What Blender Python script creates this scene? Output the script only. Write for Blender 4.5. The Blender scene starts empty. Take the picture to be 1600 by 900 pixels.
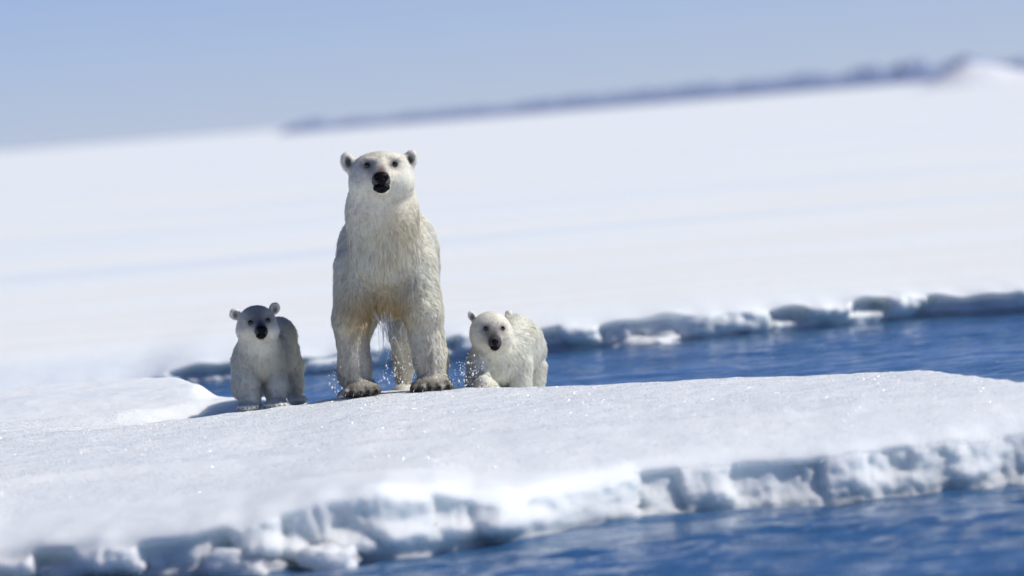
import bpy, math, random
import numpy as np
from mathutils import Vector, Matrix, kdtree

random.seed(4)
rng = np.random.default_rng(11)
C = bpy.context.scene.collection
sc = bpy.context.scene

# ------------------------------------------------------------------ camera
CAM_H = 2.19                 # above the water (z = 0)
ROLL = math.radians(4.6)     # the picture is tilted
FPX = 9600.0                 # focal length in pixels of a 1600 px wide frame
PITCH = math.atan(281.0 / FPX)
cr, sr, cp, sp = math.cos(ROLL), math.sin(ROLL), math.cos(PITCH), math.sin(PITCH)
Fv = Vector((0, cp, -sp)); Uv = Vector((0, sp, cp)); Xv = Vector((1, 0, 0))
right = Xv * cr - Uv * sr
up = Xv * sr + Uv * cr
cam_d = bpy.data.cameras.new('camera')
cam = bpy.data.objects.new('camera', cam_d); C.objects.link(cam)
M4 = Matrix.Identity(4)
for i in range(3):
    M4[i][0] = right[i]; M4[i][1] = up[i]; M4[i][2] = -Fv[i]
M4[2][3] = CAM_H
cam.matrix_world = M4
cam_d.sensor_width = 36.0
cam_d.lens = 36.0 * FPX / 1600.0
cam_d.clip_start = 0.5; cam_d.clip_end = 60000
cam_d.dof.use_dof = True
cam_d.dof.focus_distance = 39.75
cam_d.dof.aperture_fstop = 1.75
sc.camera = cam

# ------------------------------------------------------------------ sky and sun
SUN_EL = math.radians(43.5); SUN_AZ = math.radians(-2)      # azimuth from +x towards +y (from the right)
to_sun = Vector((math.cos(SUN_EL) * math.cos(SUN_AZ), math.cos(SUN_EL) * math.sin(SUN_AZ), math.sin(SUN_EL)))
w = bpy.data.worlds.new('World'); sc.world = w; w.use_nodes = True
nt = w.node_tree; nt.nodes.clear()
out = nt.nodes.new('ShaderNodeOutputWorld'); bg = nt.nodes.new('ShaderNodeBackground')
sky = nt.nodes.new('ShaderNodeTexSky'); sky.sky_type = 'NISHITA'; sky.sun_disc = False
sky.sun_elevation = SUN_EL; sky.sun_rotation = math.radians(90) - SUN_AZ
sky.air_density = 0.55; sky.dust_density = 0.0; sky.ozone_density = 3.0; sky.altitude = 0
mul = nt.nodes.new('ShaderNodeMix'); mul.data_type = 'RGBA'; mul.blend_type = 'MULTIPLY'
mul.inputs['Factor'].default_value = 1.0
mul.inputs['B'].default_value = (0.77, 0.765, 1.02, 1)
nt.links.new(sky.outputs[0], mul.inputs['A']); nt.links.new(mul.outputs['Result'], bg.inputs[0])
bg.inputs[1].default_value = 0.10
nt.links.new(bg.outputs[0], out.inputs[0])
sd = bpy.data.lights.new('sun', 'SUN'); sd.energy = 4.3; sd.angle = math.radians(0.5); sd.color = (1.0, 0.98, 0.93)
so = bpy.data.objects.new('sun', sd); C.objects.link(so)
so.rotation_euler = (-to_sun).to_track_quat('-Z', 'Y').to_euler()
sc.view_settings.view_transform = 'Standard'; sc.view_settings.look = 'None'
sc.view_settings.exposure = 0.0; sc.view_settings.gamma = 1.0
sc.cycles.max_bounces = 8; sc.cycles.diffuse_bounces = 4

# ------------------------------------------------------------------ helpers
def P(u, v, y):
    """point at depth y seen at pixel (u, v) of the 1600x900 photograph"""
    dx, dv = u - 800.0, 450.0 - v
    x = dx * cr + dv * sr; z = -dx * sr + dv * cr
    d = Vector((x, 0, 0)) + Fv * FPX + Uv * z
    t = y / d.y
    return np.array((d.x * t, y, CAM_H + d.z * t))

def tag(o, label=None, cat=None, group=None, kind=None):
    if label: o['label'] = label
    if cat: o['category'] = cat
    if group: o['group'] = group
    if kind: o['kind'] = kind
    return o

def empty(name, loc):
    o = bpy.data.objects.new(name, None); C.objects.link(o); o.location = loc
    o.empty_display_size = 0.2
    return o

def mesh_np(name, verts, quads=None, tris=None, mat=None, parent=None, origin=(0, 0, 0), smooth=True):
    me = bpy.data.meshes.new(name)
    verts = np.asarray(verts, np.float64) - np.asarray(origin, np.float64)
    loops = []; starts = []; n = 0
    if quads is not None and len(quads):
        q = np.asarray(quads, np.int32); loops.append(q.ravel()); starts.append(n + 4 * np.arange(len(q))); n += 4 * len(q)
    if tris is not None and len(tris):
        t = np.asarray(tris, np.int32); loops.append(t.ravel()); starts.append(n + 3 * np.arange(len(t))); n += 3 * len(t)
    loops = np.concatenate(loops).astype(np.int32); starts = np.concatenate(starts).astype(np.int32)
    me.vertices.add(len(verts)); me.vertices.foreach_set('co', verts.astype(np.float32).ravel())
    me.loops.add(len(loops)); me.loops.foreach_set('vertex_index', loops)
    me.polygons.add(len(starts)); me.polygons.foreach_set('loop_start', starts)
    me.update(calc_edges=True); me.validate()
    if smooth: me.polygons.foreach_set('use_smooth', np.ones(len(me.polygons), bool))
    o = bpy.data.objects.new(name, me); C.objects.link(o)
    if mat: me.materials.append(mat)
    if parent: o.parent = parent
    else: o.location = origin
    return o

def vcol(o, name, cols):
    a = o.data.attributes.new(name, 'FLOAT_COLOR', 'POINT')
    c = np.ones((len(cols), 4), np.float32); c[:, :3] = cols
    a.data.foreach_set('color', c.ravel())

def vfloat(o, name, vals):
    a = o.data.attributes.new(name, 'FLOAT', 'POINT')
    a.data.foreach_set('value', np.asarray(vals, np.float32))

_perm = np.random.default_rng(3).permutation(256)
_perm = np.concatenate([_perm, _perm, _perm])
_grad = np.random.default_rng(5).normal(size=(256, 3)); _grad /= np.linalg.norm(_grad, axis=1)[:, None]
def noise3(x, y, z):
    x, y, z = np.broadcast_arrays(np.asarray(x, float), np.asarray(y, float), np.asarray(z, float))
    xi, yi, zi = np.floor(x).astype(int), np.floor(y).astype(int), np.floor(z).astype(int)
    xf, yf, zf = x - xi, y - yi, z - zi
    f = lambda t: t * t * t * (t * (t * 6 - 15) + 10)
    u, v, w_ = f(xf), f(yf), f(zf)
    def g(a, b, c):
        h = _perm[_perm[_perm[(xi + a) & 255] + ((yi + b) & 255)] + ((zi + c) & 255)] & 255
        gr = _grad[h]
        return gr[..., 0] * (xf - a) + gr[..., 1] * (yf - b) + gr[..., 2] * (zf - c)
    L = lambda a, b, t: a + (b - a) * t
    return 1.6 * L(L(L(g(0,0,0), g(1,0,0), u), L(g(0,1,0), g(1,1,0), u), v),
             L(L(g(0,0,1), g(1,0,1), u), L(g(0,1,1), g(1,1,1), u), v), w_)
def fbm(x, y, z, o=4, gain=0.5):
    s = 0; a = 1
    for i in range(o):
        s = s + a * noise3(x * 2**i + 17 * i, y * 2**i, z * 2**i); a *= gain
    return s
def sstep(a, b, x):
    t = np.clip((x - a) / (b - a), 0, 1); return t * t * (3 - 2 * t)

# ------------------------------------------------------------------ materials
def mat(name):
    m = bpy.data.materials.new(name); m.use_nodes = True
    return m, m.node_tree, m.node_tree.nodes['Principled BSDF']

def N(nt, typ, **kw):
    n = nt.nodes.new(typ)
    for k, v in kw.items():
        if hasattr(n, k): setattr(n, k, v)
        else: n.inputs[k].default_value = v
    return n

def ramp(nt, src, stops):
    r = nt.nodes.new('ShaderNodeValToRGB'); nt.links.new(src, r.inputs[0])
    e = r.color_ramp.elements
    while len(e) < len(stops): e.new(0.5)
    for el, (p, c) in zip(e, stops): el.position = p; el.color = (*c, 1)
    return r

def snow_material(name, fine=True):
    m, nt, b = mat(name); L = nt.links.new
    tc = N(nt, 'ShaderNodeTexCoord')
    n1 = N(nt, 'ShaderNodeTexNoise', Scale=0.9, Detail=5.0, Roughness=0.55); L(tc.outputs['Object'], n1.inputs['Vector'])
    r = ramp(nt, n1.outputs['Fac'], [(0.25, (0.75, 0.78, 0.80)), (0.5, (0.82, 0.845, 0.845)), (0.72, (0.87, 0.885, 0.87))])
    a = N(nt, 'ShaderNodeAttribute', attribute_name='ice')
    mx = N(nt, 'ShaderNodeMix', data_type='RGBA'); L(a.outputs['Fac'], mx.inputs['Factor'])
    if fine: L(r.outputs[0], mx.inputs['A'])
    else:
        mp = N(nt, 'ShaderNodeMapping'); mp.inputs['Scale'].default_value = (0.05, 0.16, 1.0); L(tc.outputs['Object'], mp.inputs['Vector'])
        n5 = N(nt, 'ShaderNodeTexNoise', Scale=1.0, Detail=4.0, Roughness=0.5); L(mp.outputs[0], n5.inputs['Vector'])
        r5 = ramp(nt, n5.outputs['Fac'], [(0.36, (0.76, 0.81, 0.84)), (0.50, (0.86, 0.89, 0.87)), (0.60, (0.85, 0.85, 0.80)), (0.70, (0.88, 0.90, 0.88))])
        L(r5.outputs[0], mx.inputs['A'])
    n2 = N(nt, 'ShaderNodeTexNoise', Scale=5.0, Detail=6.0); L(tc.outputs['Object'], n2.inputs['Vector'])
    r2 = ramp(nt, n2.outputs['Fac'], [(0.3, (0.34, 0.36, 0.36)), (0.5, (0.52, 0.55, 0.55)), (0.7, (0.70, 0.72, 0.72))])
    L(r2.outputs[0], mx.inputs['B'])
    L(mx.outputs['Result'], b.inputs['Base Color'])
    mr = N(nt, 'ShaderNodeMapRange'); mr.inputs['To Min'].default_value = 0.65; mr.inputs['To Max'].default_value = 0.28
    L(a.outputs['Fac'], mr.inputs['Value']); L(mr.outputs[0], b.inputs['Roughness'])
    b.inputs['Specular IOR Level'].default_value = 0.4
    n3 = N(nt, 'ShaderNodeTexNoise', Scale=55.0 if fine else 3.0, Detail=6.0, Roughness=0.7); L(tc.outputs['Object'], n3.inputs['Vector'])
    bp = N(nt, 'ShaderNodeBump', Strength=0.5, Distance=0.02 if fine else 0.05)
    b.inputs['Subsurface Weight'].default_value = 0.8 if fine else 0.5; b.inputs['Subsurface Radius'].default_value = (0.85, 1.0, 1.1); b.inputs['Subsurface Scale'].default_value = 0.2
    L(n3.outputs['Fac'], bp.inputs['Height']); L(bp.outputs[0], b.inputs['Normal'])
    return m
M_snow = snow_material('snow')
M_snow_far = snow_material('far_snow', False)

def water_material():
    m, nt, b = mat('sea_water'); L = nt.links.new
    tc = N(nt, 'ShaderNodeTexCoord')
    b.inputs['Base Color'].default_value = (0.032, 0.11, 0.245, 1)
    b.inputs['Roughness'].default_value = 0.08
    b.inputs['IOR'].default_value = 1.33
    mp = N(nt, 'ShaderNodeMapping'); mp.inputs['Scale'].default_value = (0.55, 1.0, 1.0); L(tc.outputs['Object'], mp.inputs['Vector'])
    n1 = N(nt, 'ShaderNodeTexNoise', Scale=2.2, Detail=6.0, Roughness=0.62); L(mp.outputs[0], n1.inputs['Vector'])
    bp = N(nt, 'ShaderNodeBump', Strength=1.0, Distance=0.09)
    m2 = N(nt, 'ShaderNodeMapping'); m2.inputs['Scale'].default_value = (0.22, 0.75, 1.0); L(tc.outputs['Object'], m2.inputs['Vector'])
    n2 = N(nt, 'ShaderNodeTexNoise', Scale=1.0, Detail=4.0, Roughness=0.6); L(m2.outputs[0], n2.inputs['Vector'])
    mr = N(nt, 'ShaderNodeMapRange'); mr.inputs['From Min'].default_value = 0.38; mr.inputs['From Max'].default_value = 0.62; mr.inputs['To Min'].default_value = 0.02; mr.inputs['To Max'].default_value = 0.19
    L(n2.outputs['Fac'], mr.inputs['Value']); L(mr.outputs[0], bp.inputs['Distance'])
    L(n1.outputs['Fac'], bp.inputs['Height']); L(bp.outputs[0], b.inputs['Normal'])
    return m
M_water = water_material()

def fur_material(name, rough=0.6, trans=0.36):
    m, nt, b = mat(name); L = nt.links.new
    a = N(nt, 'ShaderNodeAttribute', attribute_name='coat')
    L(a.outputs['Color'], b.inputs['Base Color'])
    b.inputs['Roughness'].default_value = rough
    b.inputs['Specular IOR Level'].default_value = 0.25
    tr = N(nt, 'ShaderNodeBsdfTranslucent'); L(a.outputs['Color'], tr.inputs['Color'])
    ms = N(nt, 'ShaderNodeMixShader'); ms.inputs[0].default_value = trans
    L(b.outputs[0], ms.inputs[1]); L(tr.outputs[0], ms.inputs[2])
    L(ms.outputs[0], nt.nodes['Material Output'].inputs['Surface'])
    return m
M_fur = fur_material('bear_fur')
def skin_material():
    m, nt, b = mat('bear_hide'); L = nt.links.new
    a = N(nt, 'ShaderNodeAttribute', attribute_name='coat'); L(a.outputs['Color'], b.inputs['Base Color'])
    b.inputs['Roughness'].default_value = 0.75; b.inputs['Specular IOR Level'].default_value = 0.2
    tc = N(nt, 'ShaderNodeTexCoord')
    n = N(nt, 'ShaderNodeTexNoise', Scale=120.0, Detail=3.0); L(tc.outputs['Object'], n.inputs['Vector'])
    bp = N(nt, 'ShaderNodeBump', Strength=0.5, Distance=0.01); L(n.outputs['Fac'], bp.inputs['Height']); L(bp.outputs[0], b.inputs['Normal'])
    return m
M_hide = skin_material()
def simple(name, col, rough, spec=0.5, bump=None):
    m, nt, b = mat(name)
    tc = N(nt, 'ShaderNodeTexCoord'); n = N(nt, 'ShaderNodeTexNoise', Scale=bump or 60.0, Detail=3.0)
    nt.links.new(tc.outputs['Object'], n.inputs['Vector'])
    r = ramp(nt, n.outputs['Fac'], [(0.3, tuple(c * 0.7 for c in col)), (0.7, tuple(min(1, c * 1.25) for c in col))])
    nt.links.new(r.outputs[0], b.inputs['Base Color'])
    b.inputs['Roughness'].default_value = rough; b.inputs['Specular IOR Level'].default_value = spec
    if bump:
        bp = N(nt, 'ShaderNodeBump', Strength=0.4, Distance=0.003)
        nt.links.new(n.outputs['Fac'], bp.inputs['Height']); nt.links.new(bp.outputs[0], b.inputs['Normal'])
    return m
M_nose = simple('nose_leather', (0.006, 0.0055, 0.0065), 0.5, 0.12, 220.0)
M_eye = simple('eye', (0.010, 0.007, 0.006), 0.08, 0.6)
M_claw = simple('claw', (0.03, 0.025, 0.02), 0.35, 0.5)
M_drop = simple('water_drop', (0.9, 0.93, 0.97), 0.1, 1.0)
M_crystal = simple('snow_crystal', (0.90, 0.91, 0.92), 0.22, 1.0)
_nt = M_crystal.node_tree; _t = _nt.nodes.new('ShaderNodeBsdfTranslucent'); _t.inputs[0].default_value = (.92, .93, .95, 1); _x = _nt.nodes.new('ShaderNodeMixShader'); _x.inputs[0].default_value = 0.4; _nt.nodes['Principled BSDF'].inputs['Metallic'].default_value = 0.5
_nt.links.new(_nt.nodes['Principled BSDF'].outputs[0], _x.inputs[1]); _nt.links.new(_t.outputs[0], _x.inputs[2]); _nt.links.new(_x.outputs[0], _nt.nodes['Material Output'].inputs[0])
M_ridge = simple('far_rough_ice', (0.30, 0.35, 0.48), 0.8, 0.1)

# ------------------------------------------------------------------ water
def dense_axis(lo, hi, step, LO, HI, n_out=26):
    mid = np.arange(lo, hi, step)
    a = lo - np.geomspace(step, lo - LO, n_out)[::-1]; b = hi + np.geomspace(step, HI - hi, n_out) - step * 0.5
    return np.concatenate([a, mid, b])

def grid_obj(name, X, Y, Z, mat_, ice=None, smooth=True):
    ny, nx = X.shape
    v = np.stack([X, Y, Z], -1).reshape(-1, 3)
    i = (np.arange(ny - 1)[:, None] * nx + np.arange(nx - 1)[None]).ravel()
    q = np.stack([i, i + 1, i + nx + 1, i + nx], 1)
    o = mesh_np(name, v, quads=q, mat=mat_, smooth=smooth)
    vfloat(o, 'ice', (np.zeros(len(v)) if ice is None else ice.ravel()))
    return o

xs = dense_axis(-7, 7, 0.07, -6000, 6000)
ys = np.concatenate([-np.geomspace(0.5, 200, 12)[::-1], np.arange(0, 24, 0.8), np.arange(24, 58, 0.07), 58 + np.geomspace(1, 9000, 20)])
X, Y = np.meshgrid(xs, ys)
fade = np.exp(-((np.clip(np.abs(X) - 7, 0, None)) / 10) ** 2) * np.where((Y > 23) & (Y < 59), 1, 0.0)
Z = (0.030 * fbm(X * 0.45, Y * 0.9, 0.3, 3) + 0.022 * fbm(X * 1.6, Y * 2.6, 4.1, 4, 0.6)) * fade
Z = Z * (1 - 0.5 * sstep(40, 44, Y)) - 0.02 - 0.03 * sstep(300, 1500, np.hypot(X, Y))
o = grid_obj('sea_water', X, Y, Z, M_water); tag(o, 'deep blue rippled sea water between and in front of the ice floes', kind='structure')

# ------------------------------------------------------------------ near ice floe
def px_curve(pts, z=None):
    """world x, y of pixels on a level plane z"""
    out = []
    for u, v in pts:
        a = P(u, v, 10.0); t = (z - CAM_H) / (a[2] - CAM_H)
        out.append((a[0] * t, 10.0 * t))
    return np.array(out)
front = px_curve([(-300, 935), (0, 912), (150, 906), (300, 896), (420, 884), (600, 866), (700, 852), (800, 840), (900, 822), (1000, 806), (1100, 795),
                  (1200, 786), (1300, 777), (1400, 766), (1600, 745), (1900, 715)], 0.0)
def front_y(x):
    return (np.interp(x, front[:, 0], front[:, 1]) + 0.25 * noise3(x * 0.5, 9.1, 0) * sstep(3.5, 6, np.abs(x))
            + 0.02 * noise3(x * 3.0, 2.0, 0))
top_u = [0, 150, 300, 450, 600, 680, 740, 800, 900, 1000, 1100, 1200, 1400, 1600]
top_v = [838, 818, 795, 766, 750, 752, 766, 768, 755, 738, 728, 722, 712, 697]
_tx, _tz = [], []
for u_, v_ in zip(top_u, top_v):
    a = P(u_, v_, 31.2); _tx.append(a[0]); _tz.append(a[2])
_tx = np.array(_tx); _tz = np.array(_tz)
def edge_soft(x): return np.interp(x, _tx, _tz)
def edge_top(x): return np.interp(x, _tx, _tz) + 0.025 * noise3(x * 1.6, 0.5, 3) + 0.02 * noise3(x * 5, 0.5, 7)
# crest line of the floe (behind it the snow falls away to the back water)
crest = np.array([(P(u, 600, y)[0], y) for u, y in [(-400, 44.6), (0, 44.6), (200, 44.4), (268, 44.0), (300, 42.6), (360, 41.9), (480, 40.9), (600, 40.25), (730, 39.85),
                  (850, 39.15), (1130, 38.3), (1340, 37.6), (1440, 37.3), (1530, 35.9), (1600, 34.9), (1750, 34.3), (2400, 33.8)]])
def crest_y(x): return np.interp(x, crest[:, 0], crest[:, 1])
def back_y(x): return crest_y(x) + np.interp(x, [-9, -2.3, -1.9, 0.2, 1.5, 4], [0.5, 0.5, 1.0, 2.0, 1.7, 1.2]) + 0.08 * noise3(x * 1.3, 4.0, 1.0)
_c2 = [(P(u_, v_, y_)[0], y_) for u_, v_, y_ in [(150, 678, 38.5), (240, 665, 38.9), (370, 645, 39.45), (480, 628, 39.85), (530, 620, 40.0), (640, 612, 40.2)]]
c2x = [a_[0] for a_ in _c2]; c2y = [a_[1] for a_ in _c2]
def slope_k(x): return np.interp(x, [-3, -1.9, -1.2, -0.45, -0.25, 0.5, 2, 4], [0.02, 0.03, 0.045, 0.05, 0.085, 0.085, 0.07, 0.09])
def top_z(x, y):
    yf, yc = front_y(x), crest_y(x)
    z = 0.40 - slope_k(x) * np.clip(y - yc, 0, None) ** 1.15
    # the lip where the drier snow starts, then the slope down to the edge
    lip = 33.9 + 0.5 * noise3(x * 0.25, 1.0, 0) + 0.12 * noise3(x * 1.1, 5.0, 0)
    z = z - 0.030 * (1 - sstep(lip - 0.28, lip, y))
    et = np.minimum(edge_soft(x), 0.38) + (np.minimum(edge_top(x), 0.385) - np.minimum(edge_soft(x), 0.38)) * np.exp(-np.clip(y - yf, 0, None) / 0.22)
    t = sstep(0.0, 1.0, (y - yf) / (lip - 0.3 - yf))
    z = np.where(y < lip - 0.3, et + (0.37 - et) * np.clip(1 - (1 - np.clip((y - yf) / (lip - 0.3 - yf), 0, 1)) ** 1.6, 0, 1), z)
    c2 = np.interp(x, c2x, c2y)
    z = z - 0.030 * sstep(-0.9, -1.5, x)
    tr = np.clip((y - c2 - 0.25) / 1.2, 0, 1) * (1 - sstep(1.9, 2.5, y - c2)) * sstep(-3.7, -2.0, x) * (1 - sstep(-1.2, -0.85, x))
    z = z - 0.105 * tr
    # raised ledge on the left, behind
    z = z + 0.085 * sstep(-2.08, -2.26, x) * sstep(41.2, 42.4, y)
    n = 0.012 * fbm(x * 0.8, y * 0.5, 1.7, 3) + 0.006 * fbm(x * 4, y * 3, 2.2, 3, 0.6)
    soft = 1 - 0.6 * np.exp(-((x + 0.8) / 1.2) ** 2 - ((y - 40) / 1.5) ** 2)
    z = z + n * soft
    z = z + 0.006 * np.clip(noise3(x * 9, y * 7, 0.7), 0, 1) * sstep(34, 35, y)
    # rounded shoulders at both edges
    z = z - 0.05 * np.exp(-np.clip(y - yf, 0, None) / 0.06) - 0.06 * np.exp(-np.clip(back_y(x) - y, 0, None) / 0.10)
    return z

def face_out(x, z, seed=0.0, amp=1.0, foot=1.0):
    """how far the ice wall stands out towards the water at height z: fluted columns, alcoves and lumps"""
    h = edge_top(x) if seed == 0.0 else 0.22
    wx = x + 0.05 * noise3(x * 3, z * 4, 3 + seed)
    # blocks of uneven width that stand proud or lie back, with sharp upright joints
    s = (wx + 0.42 * noise3(wx * 1.1, 7.0 + seed, 0) + 0.3 * noise3(wx * 0.45, 2.0 + seed, 0)) / 0.31
    k = np.floor(s); f = s - k
    hsh = lambda q, m_: (np.sin(q * m_ + seed * 13) * 43758.5453) % 1.0
    off = lambda q: np.where(np.mod(q, 2) == 0, -0.04 - 0.22 * hsh(q, 127.1), 0.10 * hsh(q, 127.1) - 0.04)
    e = 0.16
    blk = off(k) + (off(k + 1) - off(k)) * sstep(1 - e, 1.0, f)
    rnd2 = hsh(k, 311.7)
    bul = 0.05 * np.sqrt(np.clip(1 - (2 * f - 1) ** 2, 0, 1))
    zf = (0.05 + 0.33 * rnd2) * h
    upper = sstep(-0.03, 0.03, z - zf) * (1 - 0.6 * sstep(0.92, 1.0, z / h))
    o = (blk + bul) * upper
    o = o + 0.045 * fbm(x * 5.0, z * 2.6, 11.0 + seed, 3) + 0.06 * np.abs(noise3(x * 4.1, z * 6.0, 40 + seed)) + 0.016 * fbm(x * 17, z * 8, 6.0 + seed, 3)
    o = o - 0.03 * np.exp(-((f - 0.5) / 0.05) ** 2) * (rnd2 > 0.5) * upper
    # rounded lumps at the foot
    lump = np.abs(noise3(x * 3.2, z * 5, 21 + seed))
    o = o + foot * (0.15 * lump + 0.02) * np.exp(-((z - 0.06) / (0.05 + 0.05 * lump)) ** 2)
    o = o - 0.02 * sstep(0.03, 0.0, z)
    if seed == 0.0: amp = np.interp(x, [-3.5, -2.2, -0.3, 0.1, 0.6, 1.2, 2.2], [0.8, 0.95, 0.9, 0.55, 0.35, 0.28, 0.35]); o = o + (0.075 * fbm(x * 6, z * 6, 51, 4, 0.6) + 0.07 * np.abs(noise3(x * 9, z * 9, 77))) * sstep(-0.4, 0.8, x); o = o + 0.8 * np.clip(h - z, 0, 0.35) * sstep(-0.2, 0.7, x)
    return o * amp

xs = dense_axis(-4.6, 4.6, 0.016, -42, 42, 60)
nF, nT, nB = 46, 330, 14
yf, yb = front_y(xs), back_y(xs)
rows = []
zt0 = top_z(xs, yf)
for i in range(nF):
    t = i / nF
    z = -0.5 + (zt0 + 0.5) * (t ** 0.62)
    rows.append((xs, yf - face_out(xs, z) * (1 - sstep(0.93, 1.0, t)) , z, (1 - sstep(0.05, 0.35, z / np.maximum(zt0, .05) + 0.25 * noise3(xs * 2.2, z * 3, 2))) * 0.30 + (0.22 + 0.25 * noise3(xs * 3, z * 5, 8)) * (1 - sstep(.85, 1.0, z / np.maximum(zt0, .05)))))
for j in range(nT + 1):
    t = j / nT
    y = yf + (yb - yf) * t
    rows.append((xs, y, top_z(xs, y), np.zeros_like(xs)))
for j in range(1, nB + 1):
    t = j / nB
    zz = top_z(xs, yb); z = zz + (-0.4 - zz) * t
    rows.append((xs, yb + 0.10 * t + 0.05 * noise3(xs * 3, z * 5, 30), z, np.full_like(xs, 0.4)))
A = [np.stack([r[k] for r in rows]) for k in range(4)]
A[3] = np.clip(A[3] + 0.0, 0, 1)
o = grid_obj('ice_floe', A[0], A[1], A[2], M_snow, ice=A[3])
tag(o, 'near snow covered ice floe with a melted fluted edge above dark blue water', kind='structure')

# glittering crystals lying on the snow
def crystals():
    n = 130000
    y = rng.uniform(32.0, 41.0, n); x = rng.uniform(-3.9, 3.9, n)
    keep = y < crest_y(x) + 0.4; x, y = x[keep], y[keep]; n = len(x)
    z = top_z(x, y)
    c = np.stack([x, y, z + 0.0015], 1)
    s = rng.uniform(0.0012, 0.0028, n)
    a = rng.normal(size=(n, 3)); a /= np.linalg.norm(a, axis=1)[:, None]
    b = rng.normal(size=(n, 3)); b = np.cross(a, b); b /= np.linalg.norm(b, axis=1)[:, None]
    d = np.cross(a, b)
    v = np.stack([c + a * s[:, None] * 1.3, c - a * s[:, None] * .5 + b * s[:, None], c - a * s[:, None] * .5 - b * s[:, None] * .9, c + d * s[:, None] * 0.8], 1).reshape(-1, 3)
    i = np.arange(n) * 4
    t = np.concatenate([np.stack([i, i + 1, i + 2], 1), np.stack([i, i + 1, i + 3], 1), np.stack([i + 1, i + 2, i + 3], 1), np.stack([i + 2, i, i + 3], 1)])
    o = mesh_np('snow_crystals', v, tris=t, mat=M_crystal, smooth=False)
    tag(o, 'loose glittering snow crystals strewn over the near floe', 'snow', kind='stuff')
crystals()

# ------------------------------------------------------------------ far ice sheet
farx = dense_axis(-9, 9, 0.03, -6000, 6000, 50)
far = px_curve([(-400, 646), (0, 620), (270, 598), (480, 580), (700, 560), (850, 546), (1100, 526), (1300, 508), (1450, 494), (1600, 486), (2000, 452)], 0.0)
fy = np.interp(farx, far[:, 0], far[:, 1]) + 0.5 * noise3(farx * 0.35, 3, 3) * 0.6 + np.clip(np.abs(farx) - 40, 0, None) * 0.02
tu = [0, 270, 480, 850, 1000, 1100, 1270, 1450, 1600]; tv = [590, 571, 553, 511, 500, 487, 478, 466, 456]
fx_, fz_ = [], []
for u_, v_ in zip(tu, tv):
    a = P(u_, v_, 55.0); fx_.append(a[0]); fz_.append(a[2])
xl = P(285, 590, 54.5)[0]; open_w = sstep(xl - 0.5, xl + 0.1, farx)
fh_s = np.interp(farx, fx_, fz_) * open_w + 0.03 * (1 - open_w)
fh = fh_s + 0.04 * noise3(farx * 1.3, 8, 8) + 0.045 * noise3(farx * 3.3, 8, 8)
dy = np.concatenate([np.linspace(0, 6, 120), 6 + np.geomspace(0.06, 5000, 200)])
rows = []
for i in range(24):
    t = i / 24; z = -0.3 + (fh + 0.3) * (t ** 0.7)
    k = np.exp(-(np.abs(farx) / 30) ** 4)
    rows.append((farx, fy - face_out(farx * 0.62, z * 0.8, 5.0, 1.2, 0.25) * (1 - sstep(0.9, 1, t)) * k, z,
                 open_w * 0.5 * (1 - sstep(0.75, 1.0, (z / fh) + 0.35 * noise3(farx * 1.1, 0, 5)))))
for d in dy:
    y = fy + d
    lvl = 0.30 + 0.10 * np.exp(-((farx - 200) / 90) ** 2)
    base = fh_s + (fh - fh_s) * math.exp(-d / 0.5) + (0.31 - fh_s) * (1 - math.exp(-d / 2.5))
    amp = min(1.0, d / 3) * np.minimum(1.0, 60.0 / np.maximum(60.0, d)) ** 0.0
    z = base + amp * (0.045 * fbm(farx * 0.06, y * 0.12, 2.0, 3) + 0.008 * fbm(farx * 0.3, y * 0.35, 5.0, 2))
    if d > 60: z = z + 0.12 * sstep(60, 300, d) * noise3(farx * 0.03, y * 0.02, 9.0) 
    rows.append((farx, y, z, np.zeros_like(farx)))
A = [np.stack([r[k] for r in rows]) for k in range(4)]
o = grid_obj('far_ice_sheet', A[0], A[1], A[2], M_snow_far, ice=A[3])
tag(o, 'wide far ice sheet reaching the horizon', kind='structure')

# ------------------------------------------------------------------ jumbled ridges on the horizon
def ridge():
    y0 = 1500.0; k = y0 / FPX
    us = [430, 465, 492, 525, 600, 700, 770, 860, 1000, 1100, 1200, 1300, 1400, 1500, 1700, 2100]
    hs = [1, 17, 24, 13, 16, 20, 16, 24, 23, 28, 24, 27, 37, 27, 24, 22]
    hx = [P(u, 200, y0)[0] for u in us]
    gx = np.arange(hx[0], hx[-1], 0.35); gy = np.concatenate([y0 + np.linspace(-4, 4, 26)])
    X, Y = np.meshgrid(gx, gy)
    H = np.interp(X, hx, hs) * k * 1.1
    n = 0.85 + 0.50 * noise3(X * 0.10, 1.0, 0) + 0.20 * noise3(X * 0.5, Y * 0.5, 3) + 0.14 * noise3(X * 1.6, Y * 1.2, 5)
    Z = H * n * np.sqrt(np.clip(1 - ((Y - y0) / 4.0) ** 2, 0, 1)) ** 0.7 + 0.12
    o = grid_obj('pressure_ridge', X, Y, Z, M_ridge, smooth=False)
    tag(o, 'low blue grey ridge of broken ice along the horizon', kind='structure')
M_ridge = simple('far_rough_ice', (0.30, 0.36, 0.52), 0.8, 0.1)  # blue tone paints shade and distance haze onto the ice
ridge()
M_hum = simple('hummock_snow', (0.80, 0.82, 0.87), 0.8, 0.1)
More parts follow.
